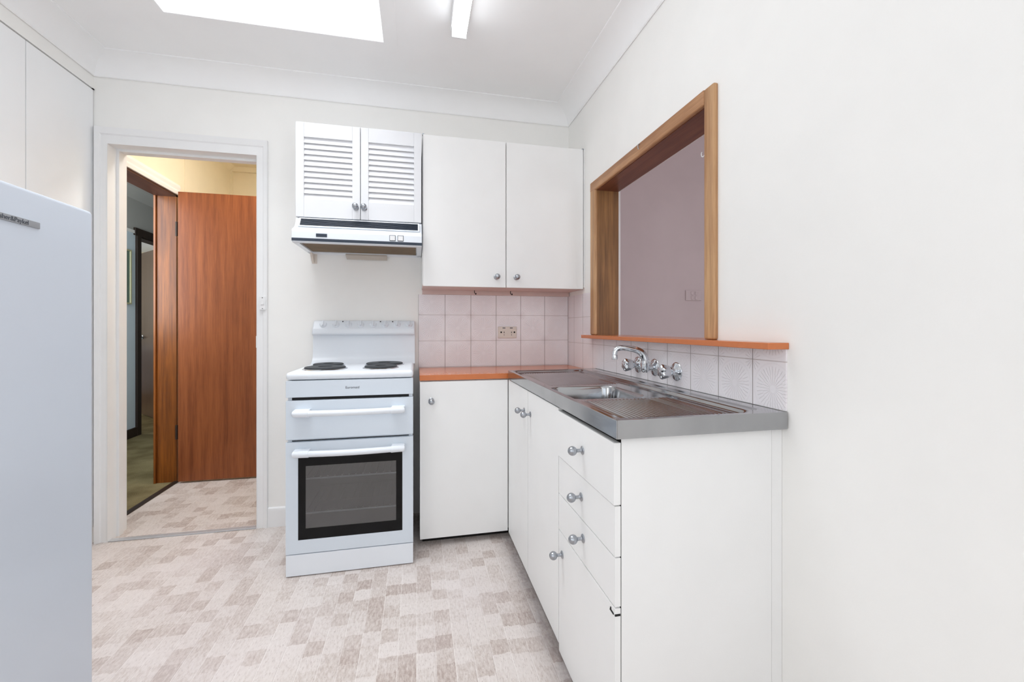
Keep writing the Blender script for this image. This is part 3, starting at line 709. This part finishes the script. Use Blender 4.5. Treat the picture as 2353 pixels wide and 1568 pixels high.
# ---------------------------------------------------------------- base cupboards
ZT = .826
bc = thing('base_cupboard', 'white single door base cupboard beside the stove under orange worktop', 'cupboard', (.24, 2.39, 0))
BY = 2.187
b = MB(); box(b, .017, .485, BY + .02, D - .0006, .045, .828, .001, 1); obj('carcass', b, M['cab'], bc)
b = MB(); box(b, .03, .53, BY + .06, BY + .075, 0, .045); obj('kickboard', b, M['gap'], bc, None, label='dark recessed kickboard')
b = MB(); box(b, .0175, .4645, BY, BY + .018, .0395, .8245, .0015); d = obj('door', b, M['cab'], bc); knob(d, (.073, BY, .730), '-Y', 1.15)

XF = .4675; YE = .958
sc_ = thing('sink_cupboard', 'long white sink cupboard with two doors and a stack of three drawers', 'cupboard', (.70, 1.57, 0))
b = MB()
box(b, XF + .019, .93, YE + .004, YE + .018, .0, .828); box(b, XF + .019, .93, BY - .01, BY + .008, .03, .828); box(b, XF + .019, XF + .023, YE + .018, BY - .01, .03, .828)
box(b, .90, .93, YE + .018, BY - .01, .03, .828); box(b, XF + .02, .9, YE + .018, BY, .03, .045)
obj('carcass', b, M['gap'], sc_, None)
b = MB(); box(b, XF + .0175, .9145, YE, YE + .0035, .0, .829, .0005, 1); obj('end_panel', b, M['cab'], sc_)
b = MB(); box(b, .9165, R - .0006, YE + .002, YE + .012, 0, .829); obj('filler_strip', b, M['cab'], sc_, None)
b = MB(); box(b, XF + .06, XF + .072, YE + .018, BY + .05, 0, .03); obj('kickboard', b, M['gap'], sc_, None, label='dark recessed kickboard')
for y0, y1, ky, kz, s in ((1.7895, 2.1835, 1.848, .729, 1.0), (1.382, 1.7845, 1.744, .731, 1.0)):
    b = MB(); box(b, XF, XF + .0155, y0, y1, .032, .8245, .0012); d = obj('door', b, M['cab'], sc_); knob(d, (XF, ky, kz), '-X', 1.0)
for z0, z1, ky, kz in ((.6655, .8165, 1.157, .744), (.5405, .6625, 1.174, .604), (.4195, .5375, 1.160, .490)):
    b = MB(); box(b, XF - (.003 if z0 > .6 else 0), XF + .0155, YE, 1.377, z0, z1, .0012); d = obj('drawer', b, M['cab'], sc_); knob(d, (XF - (.003 if z0 > .6 else 0), ky, kz), '-X', 1.0)
b = MB(); box(b, XF, XF + .0155, YE, 1.377, .010, .4155, .0012); d = obj('door', b, M['cab'], sc_); knob(d, (XF, 1.341, .350), '-X', 1.0)
b = MB(); tube(b, [(XF - .0005, .958 + .022, .401), (XF - .0005, .958 + .006, .4005)], .0022, 8, 1); tube(b, [(XF - .0005, .982, .400), (XF - .0005, .979, .408)], .002, 8, 1); box(b, XF + .0, XF + .014, YE - .001, YE + .002, .398, .403); obj('chipped_edge', b, M['black'], d, label='black chip in the door edge')

# orange worktop
b = MB(); box(b, .0155, R - .0006, BY - .001, D - .0047, .8305, .858, .0015); box(b, .478, R - .0006, 2.167, BY + .004, .8305, .858)
o = obj('worktop', b, M['orange'], None, 30, (.48, 2.4, .8305)); tag(o, 'orange laminate worktop in the corner between stove and sink', 'worktop')
b = MB(); box(b, .018, .463, BY + .004, BY + .02, .8246, .8305)

b.free()
# ---------------------------------------------------------------- stainless sink unit
sk = thing('kitchen_sink', 'long stainless steel sink with ridged drainers on the white drawers', 'sink', (.70, 1.55, .83))
KX0, KX1, KY0, KY1, KZ = .4625, R - .005, .938, 2.166, .875
def ss(e0, e1, v):
    u = max(0, min(1, (v - e0) / (e1 - e0))); return u * u * (3 - 2 * u)
def rr(x, y, cx, cy, hx, hy, r):
    dx, dy = abs(x - cx) - hx + r, abs(y - cy) - hy + r
    return math.hypot(max(dx, 0), max(dy, 0)) + min(max(dx, dy), 0) - r
def kz(x, y):
    z = KZ
    d = rr(x, y, (.480 + .862) / 2, (.962 + 2.145) / 2, (.862 - .480) / 2, (2.145 - .962) / 2, .03)   # tray
    z -= .012 * ss(.004, -.016, d)
    g = rr(x, y, .886, (.985 + 2.05) / 2, .016, (2.05 - .985) / 2, .016)                              # pressed groove at the back
    z -= .004 * ss(.004, -.01, g)
    e = rr(x, y, .628, 1.453, .132, .140, .045)                                                        # bowl
    if d < -.02 and e > .012:
        ridge = .5 + .5 * math.cos(2 * PI * (x - .48) / .0125)
        mk = ss(-.03, -.05, d) * ss(.02, .045, e) * (1 if (y < 1.30 or y > 1.62) else 0)
        edge = ss(1.30, 1.27, y) if y < 1.45 else ss(1.62, 1.65, y)
        z += .0028 * ridge * mk * edge
    z -= .150 * ss(.004, -.022, e) + .012 * ss(-.02, -.13, e)
    return z
def axis_pts(a, b_, step, fine, fstep):
    p = []; v = a
    while v < b_ - 1e-6:
        p.append(v); v += fstep if any(f0 <= v <= f1 for f0, f1 in fine) else step
    p.append(b_); return p
xs = axis_pts(KX0, KX1, .0025, [(.49, .53), (.735, .775)], .0016)
ys = axis_pts(KY0, KY1, .008, [(1.30, 1.345), (1.565, 1.61)], .0016)
t = bmesh.new(); V = [[t.verts.new((x, y, kz(x, y))) for y in ys] for x in xs]
for i in range(len(xs) - 1):
    for j in range(len(ys) - 1): t.faces.new((V[i][j], V[i + 1][j], V[i + 1][j + 1], V[i][j + 1]))
obj('sink_top', t, M['steel'], sk, 60)
b = MB(); c = .0012
box(b, KX0 - c, KX0 + c, KY0 - c, KY1, .8305, KZ + .0004, .0008, 1); box(b, KX0 + c, KX1, KY0 - c, KY0 + c, .8305, KZ + .0004, .0008, 1); box(b, KX0 + c, KX1, KY1 - c, KY1, .8582, KZ + .0004, .0008, 1)
obj('skirt', b, M['steel'], sk, 30)
b = MB(); lathe(b, [(0, .002), (.012, .002), (.03, .003), (.036, .0045), (.04, .001)], 28, Matrix.Translation((.628, 1.453, .7125))); obj('waste_ring', b, M['chrome'], sk)

# ---------------------------------------------------------------- tap set on the tiles
TZ = .934; TX = R - .0047
tp = thing('sink_tap', 'chrome wall mounted swivel spout between the two fluted tap handles', 'tap', (TX, 1.576, TZ))
mX = lambda y, z: Matrix.Translation((TX, y, z)) @ Matrix.Rotation(-PI / 2, 4, 'Y')
flp = [(0, 0), (.034, 0), (.0345, .002), (.031, .0055), (.020, .009), (.013, .014), (.0115, .022)]
b = MB(); lathe(b, flp + [(.011, .036), (0, .036)], 36, mX(1.576, TZ)); obj('wall_flange', b, M['chrome'], tp)
bx = TX - .044
b = MB(); lathe(b, [(0, -.020), (.010, -.019), (.0165, -.012), (.0175, -.004), (.0175, .014), (.0185, .015), (.0185, .018), (.0165, .019), (0, .020)], 30, Matrix.Translation((bx, 1.576, TZ)))
obj('tap_body', b, M['chrome'], tp)
b = MB(); tube(b, [(bx, 1.576, TZ + .015), (bx - .001, 1.576, TZ + .034), (bx - .012, 1.578, TZ + .058), (bx - .038, 1.580, TZ + .072), (bx - .075, 1.584, TZ + .079), (bx - .104, 1.588, TZ + .080), (bx - .120, 1.590, TZ + .072), (bx - .125, 1.591, TZ + .058), (bx - .125, 1.591, TZ + .044)], [.0165, .0160, .0145, .0125, .0115, .011, .0105, .0105, .0105], 18, 6)
lathe(b, [(.0085, .034), (.0115, .034), (.012, .036), (.012, .050), (.0105, .052)], 20, Matrix.Translation((bx - .125, 1.591, TZ)))
obj('spout', b, M['chrome'], tp)
def handle_tap(y, z, label):
    t_ = thing('tap_handle', label, 'tap', (TX, y, z), 'chrome wall taps')
    b = MB(); lathe(b, flp + [(.0115, .03), (0, .03)], 36, mX(y, z)); obj('wall_flange', b, M['chrome'], t_)
    # fluted capstan head
    tm = bmesh.new(); prof = [(.012, .022), (.0170, .026), (.0205, .034), (.0230, .048), (.0255, .060), (.0230, .066), (.0155, .070), (.0090, .0705)]
    seg = 48; rings = []
    for r, h in prof:
        fl = .0 if h < .03 else .0026
        rings.append([tm.verts.new(((r + fl * math.cos(6 * a)) * math.cos(a), (r + fl * math.cos(6 * a)) * math.sin(a), h)) for a in [2 * PI * k / seg for k in range(seg)]])
    for p_, q_ in zip(rings, rings[1:]):
        for k in range(seg): tm.faces.new((p_[k], p_[(k + 1) % seg], q_[(k + 1) % seg], q_[k]))
    tm.faces.new(rings[-1]); tm.faces.new(rings[0][::-1])
    bmesh.ops.recalc_face_normals(tm, faces=tm.faces[:]); bmesh.ops.transform(tm, matrix=mX(y, z), verts=tm.verts[:])
    hd = obj('capstan_head', tm, M['chrome'], t_, 50)
    b = MB(); lathe(b, [(0, .0722), (.006, .0722), (.0085, .0705), (.0085, .069)], 20, mX(y, z)); obj('button', b, M['alu'], hd)
handle_tap(1.711, TZ, 'chrome fluted tap handle left of the spout, farther along the wall')
handle_tap(1.427, TZ - .002, 'chrome fluted tap handle right of the spout, nearest the draining end')

# ---------------------------------------------------------------- outlets, switches, hooks
po = thing('power_outlet', 'ivory double power outlet on the flower tiles below the wall cupboard', 'power outlet', (.547, D - .0047, 1.0665))
b = MB(); box(b, .489, .605, D - .0135, D - .0046, 1.031, 1.102, .003, 3); obj('cover_plate', b, M['outlet'], po)
py = D - .0138
for cx_, sgn in ((.526, -1), (.572, 1)):
    b = MB()
    for a, dx, dz in ((-26, -.0065, .012), (26, .0065, .012), (0, 0, -.0035)):
        box(b, -.0011, .0011, -.0004, .0004, -.0048, .0048, 0, 2, Matrix.Translation((cx_, py, 1.0545 + dz)) @ Matrix.Rotation(math.radians(-a if a else 0), 4, 'Y'))
    obj('socket_slots', b, M['black'], po, None)
    b = MB(); box(b, cx_ + sgn * .0185 - .0045, cx_ + sgn * .0185 + .0045, py - .003, py + .001, 1.0625, 1.0715, .001); obj('rocker', b, M['gap'], po)
    b = MB(); box(b, cx_ - .010, cx_ + .008, py - .0006, py + .001, 1.0905, 1.0955); obj('rating_mark', b, M['text_grey'], po, None)
so = thing('wall_switch', 'four button switch plate on the mauve wall behind the hatch', 'light switch', (1.842, D - .006, 1.315))
b = MB(); box(b, 1.782, 1.903, D - .015, D - .006, 1.279, 1.351, .003, 3); obj('cover_plate', b, M['wall_mauve'], so)
for x in (1.829, 1.859):
    for z in (1.298, 1.330):
        b = MB(); box(b, x - .009, x + .009, D - .020, D - .0145, z - .0125, z + .0125, .003, 3); obj('rocker', b, M['wall_mauve'], so)
ls = thing('wall_switch', 'narrow white light switch on the architrave right of the doorway', 'light switch', (-.8165, D - .02, 1.229))
b = MB(); box(b, -.8325, -.8005, D - .027, D - .0125, 1.192, 1.266, .002); obj('cover_plate', b, M['white_plastic'], ls)
b = MB(); box(b, -.8245, -.8085, D - .0315, D - .0265, 1.221, 1.239, .002); obj('rocker', b, M['white_plastic'], ls)
for z in (1.199, 1.258):
    b = MB(); lathe(b, [(0, .001), (.0022, .001), (.0022, 0)], 10, Matrix.Translation((-.8165, D - .027, z)) @ Matrix.Rotation(PI / 2, 4, 'X')); obj('screw', b, M['black'], ls)
def hook(name, label, pts, loc, r=.0018, m=M['black']):
    b = MB(); tube(b, pts, r, 8, 5); o = obj(name, b, m, None, 60, loc); return tag(o, label, 'hook')
for x in (.340, .560):
    z = 1.3178
    b = MB(); tube(b, [(x, 2.56, z), (x, 2.56, z - .012), (x + .004, 2.552, z - .020), (x + .006, 2.542, z - .024), (x + .006, 2.534, z - .018)], .0022, 8, 5); obj('cup_hook', b, M['black'], wc, 60)
y0, z0 = WY0 + .004, 1.676
hook('cup_hook', 'white cup hook on the near upright of the oak hatch frame', [(R - .004, y0, z0), (R - .004, y0 + .010, z0 - .001), (R - .004, y0 + .018, z0 - .004), (R - .004, y0 + .026, z0 + .0), (R - .004, y0 + .028, z0 + .009), (R - .004, y0 + .025, z0 + .014)], (R - .004, y0, z0), .0017, M['white_plastic'])
hook('cup_hook', 'small pale hook on the head of the oak hatch frame', [(R - .0165, 1.676, 1.880), (R - .024, 1.676, 1.878), (R - .025, 1.676, 1.866), (R - .022, 1.676, 1.858)], (R - .0165, 1.676, 1.88), .002, M['nickel'])

# ---------------------------------------------------------------- fluorescent batten
fb = thing('ceiling_light', 'white fluorescent batten light on the ceiling beside the skylight', 'ceiling light', (.1845, 1.3, H))
b = MB(); box(b, .150, .222, .70, 1.945, H - .045, H - .0005, .003); obj('batten', b, M['white_gloss'], fb)
b = MB(); prism(b, [(.1535, H - .0455), (.1535, H - .078), (.160, H - .090), (.209, H - .090), (.2155, H - .078), (.2155, H - .0455)], .72, 1.905, 'Y', .003); obj('diffuser', b, M['tube'], fb, 40, label='glowing diffuser')
b = MB(); box(b, .1525, .2165, 1.905, 1.915, H - .091, H - .0455, .002); obj('end_cap', b, M['white_gloss'], fb)

# ---------------------------------------------------------------- built-in cupboard on the left
lk = thing('tall_cupboard', 'tall white built-in cupboard with flush doors behind the fridge', 'cupboard', (-1.9, 2.2, 0))
b = MB(); box(b, -2.29, -2.27, 1.80, D - .002, 0, 2.305); box(b, -2.27, L - .02, 1.80, 1.815, 0, 2.305); box(b, -2.27, L - .02, D - .016, D - .0006, 0, 2.305); box(b, -2.27, L - .02, 1.815, D - .016, 2.29, 2.305); box(b, -2.27, L - .025, 1.815, D - .016, 0, .08)
obj('carcass', b, M['cab'], lk, None)
for y0, y1 in ((1.808, 2.209), (2.2125, D - .004)):
    b = MB(); box(b, L - .018, L, y0, y1, .08, 2.305, .0015); obj('door', b, M['tall'], lk)
b = MB(); box(b, L - .004, L + .003, D - .01, D - .001, 2.305, 2.311); obj('hinge_gap_block', b, M['dark_frame'], lk, None)  # dark block standing in for the dark gap at the cupboard's top corner

# ---------------------------------------------------------------- fridge
FX, FY1 = -.933, 1.518; FT = 1.4385; FY0 = .905
fr = thing('fridge', 'tall pale grey white fridge at the left edge of the room', 'fridge', (-1.25, 1.21, 0))
b = MB(); box(b, -1.575, FX - .062, FY0 + .004, FY1 - .004, .02, FT - .012, .01, 3); obj('cabinet', b, M['fridge'], fr)
b = MB()
cor = []
n = 10; r = .018
for i in range(n + 1):
    a = i / n * PI / 2; cor.append((FX - r + r * math.cos(a), FY1 - r + r * math.sin(a)))
cor = [(FX - .055, FY1)] + cor[::-1]
for i in range(n + 1):
    a = -i / n * PI / 2; cor.append((FX - r + r * math.cos(a), FY0 + r + r * math.sin(a)))
cor.append((FX - .055, FY0))
prism(b, cor, .012, FT, 'Z', .012)
dr = obj('door', b, M['fridge'], fr, 40)
b = MB(); box(b, FX - .06, FX - .03, FY0 + .01, FY1 - .01, .0, .012); obj('kick_grille', b, M['dark'], fr, None)
b = MB(); box(b, FX - .001, FX + .003, 1.16, 1.323, 1.3445, 1.3605, .0012); bd = obj('badge', b, M['steel_badge'], dr, label='grey maker badge')
text_mesh('lettering', 'Fisher&Paykel', .0155, M['text_grey'], bd, (FX + .0032, 1.246, 1.3522), (PI / 2, 0, PI / 2))

# ---------------------------------------------------------------- light
def area(name, loc, rot, sx, sy, power, col=(1, 1, 1), spread=PI):
    l = bpy.data.lights.new(name, 'AREA'); l.shape = 'RECTANGLE'; l.size = sx; l.size_y = sy; l.energy = power; l.color = col; l.spread = spread
    o = bpy.data.objects.new(name, l); COL.objects.link(o); o.location = loc; o.rotation_euler = rot; return o
area('skylight_daylight', ((SX0 + SX1) / 2, (SY0 + SY1) / 2, ZS - .02), (0, 0, 0), .88, .86, 7.6, (.94, .975, 1), math.radians(95))
area('front_window_fill', (-.2, FW + .02, 1.5), (PI / 2, 0, 0), 1.75, 1.2, 3.2, (.95, .97, 1))  # fill light at the added window behind the camera
area('side_window_fill', (L + .02, -.55, 1.5), (PI / 2, 0, -PI / 2), 1.0, 1.15, 7.5, (.95, .97, 1))  # fill from the added left window towards the right wall and drawers
area('right_window_fill', (R - .02, -.85, 1.5), (PI / 2, 0, PI / 2), .85, 1.15, 9, (.95, .975, 1))  # fill from the added right window towards cupboard and fridge
area('dining_fill', (2.55, FW + .03, 1.5), (PI / 2, 0, 0), 2.0, 1.2, 13, (1, .98, .97))  # unseen fill for the dining room, set at a bare opening
area('vestibule_lamp', (-.80, 3.25, 2.55), (0, 0, 0), .3, .3, 7.5, (1, .965, .92))
area('hall_fill', (-2.28, 2.9, 1.7), (PI / 2, 0, 0), .7, 1.2, 18, (.88, .95, 1))  # free-floating fill standing in for daylight from the hall's near end
area('bedroom_fill', (-5.9, 6.0, 1.5), (PI / 2, 0, -PI / 2), 1.5, 1.3, 24, (1, .98, .95))  # unseen fill placed inside the windowless bedroom wall

W = bpy.data.worlds.new('sky'); S.world = W; W.use_nodes = True
bgn = W.node_tree.nodes['Background']; bgn.inputs[0].default_value = (.80, .88, 1, 1); bgn.inputs[1].default_value = 1.0

# ---------------------------------------------------------------- camera
cam = bpy.data.cameras.new('camera'); co = bpy.data.objects.new('camera', cam); COL.objects.link(co)
co.location = (0, 0, HC); co.rotation_euler = (PI / 2, 0, -.2189)
cam.sensor_fit = 'HORIZONTAL'; cam.sensor_width = 36; cam.lens = 36 * 987.84 / 2353
cam.shift_x = 0; cam.shift_y = -(784 - 753.46) / 2353; cam.clip_start = .02; cam.clip_end = 60
S.camera = co
vs = S.view_settings; vs.view_transform = 'Standard'; vs.look = 'None'; vs.gamma = 1; vs.exposure = 0.56; vs.use_curve_mapping = False
S.cycles.max_bounces = 10; S.cycles.diffuse_bounces = 7; S.cycles.glossy_bounces = 5; S.cycles.transparent_max_bounces = 12
S.cycles.sample_clamp_indirect = 6; S.cycles.use_denoising = True
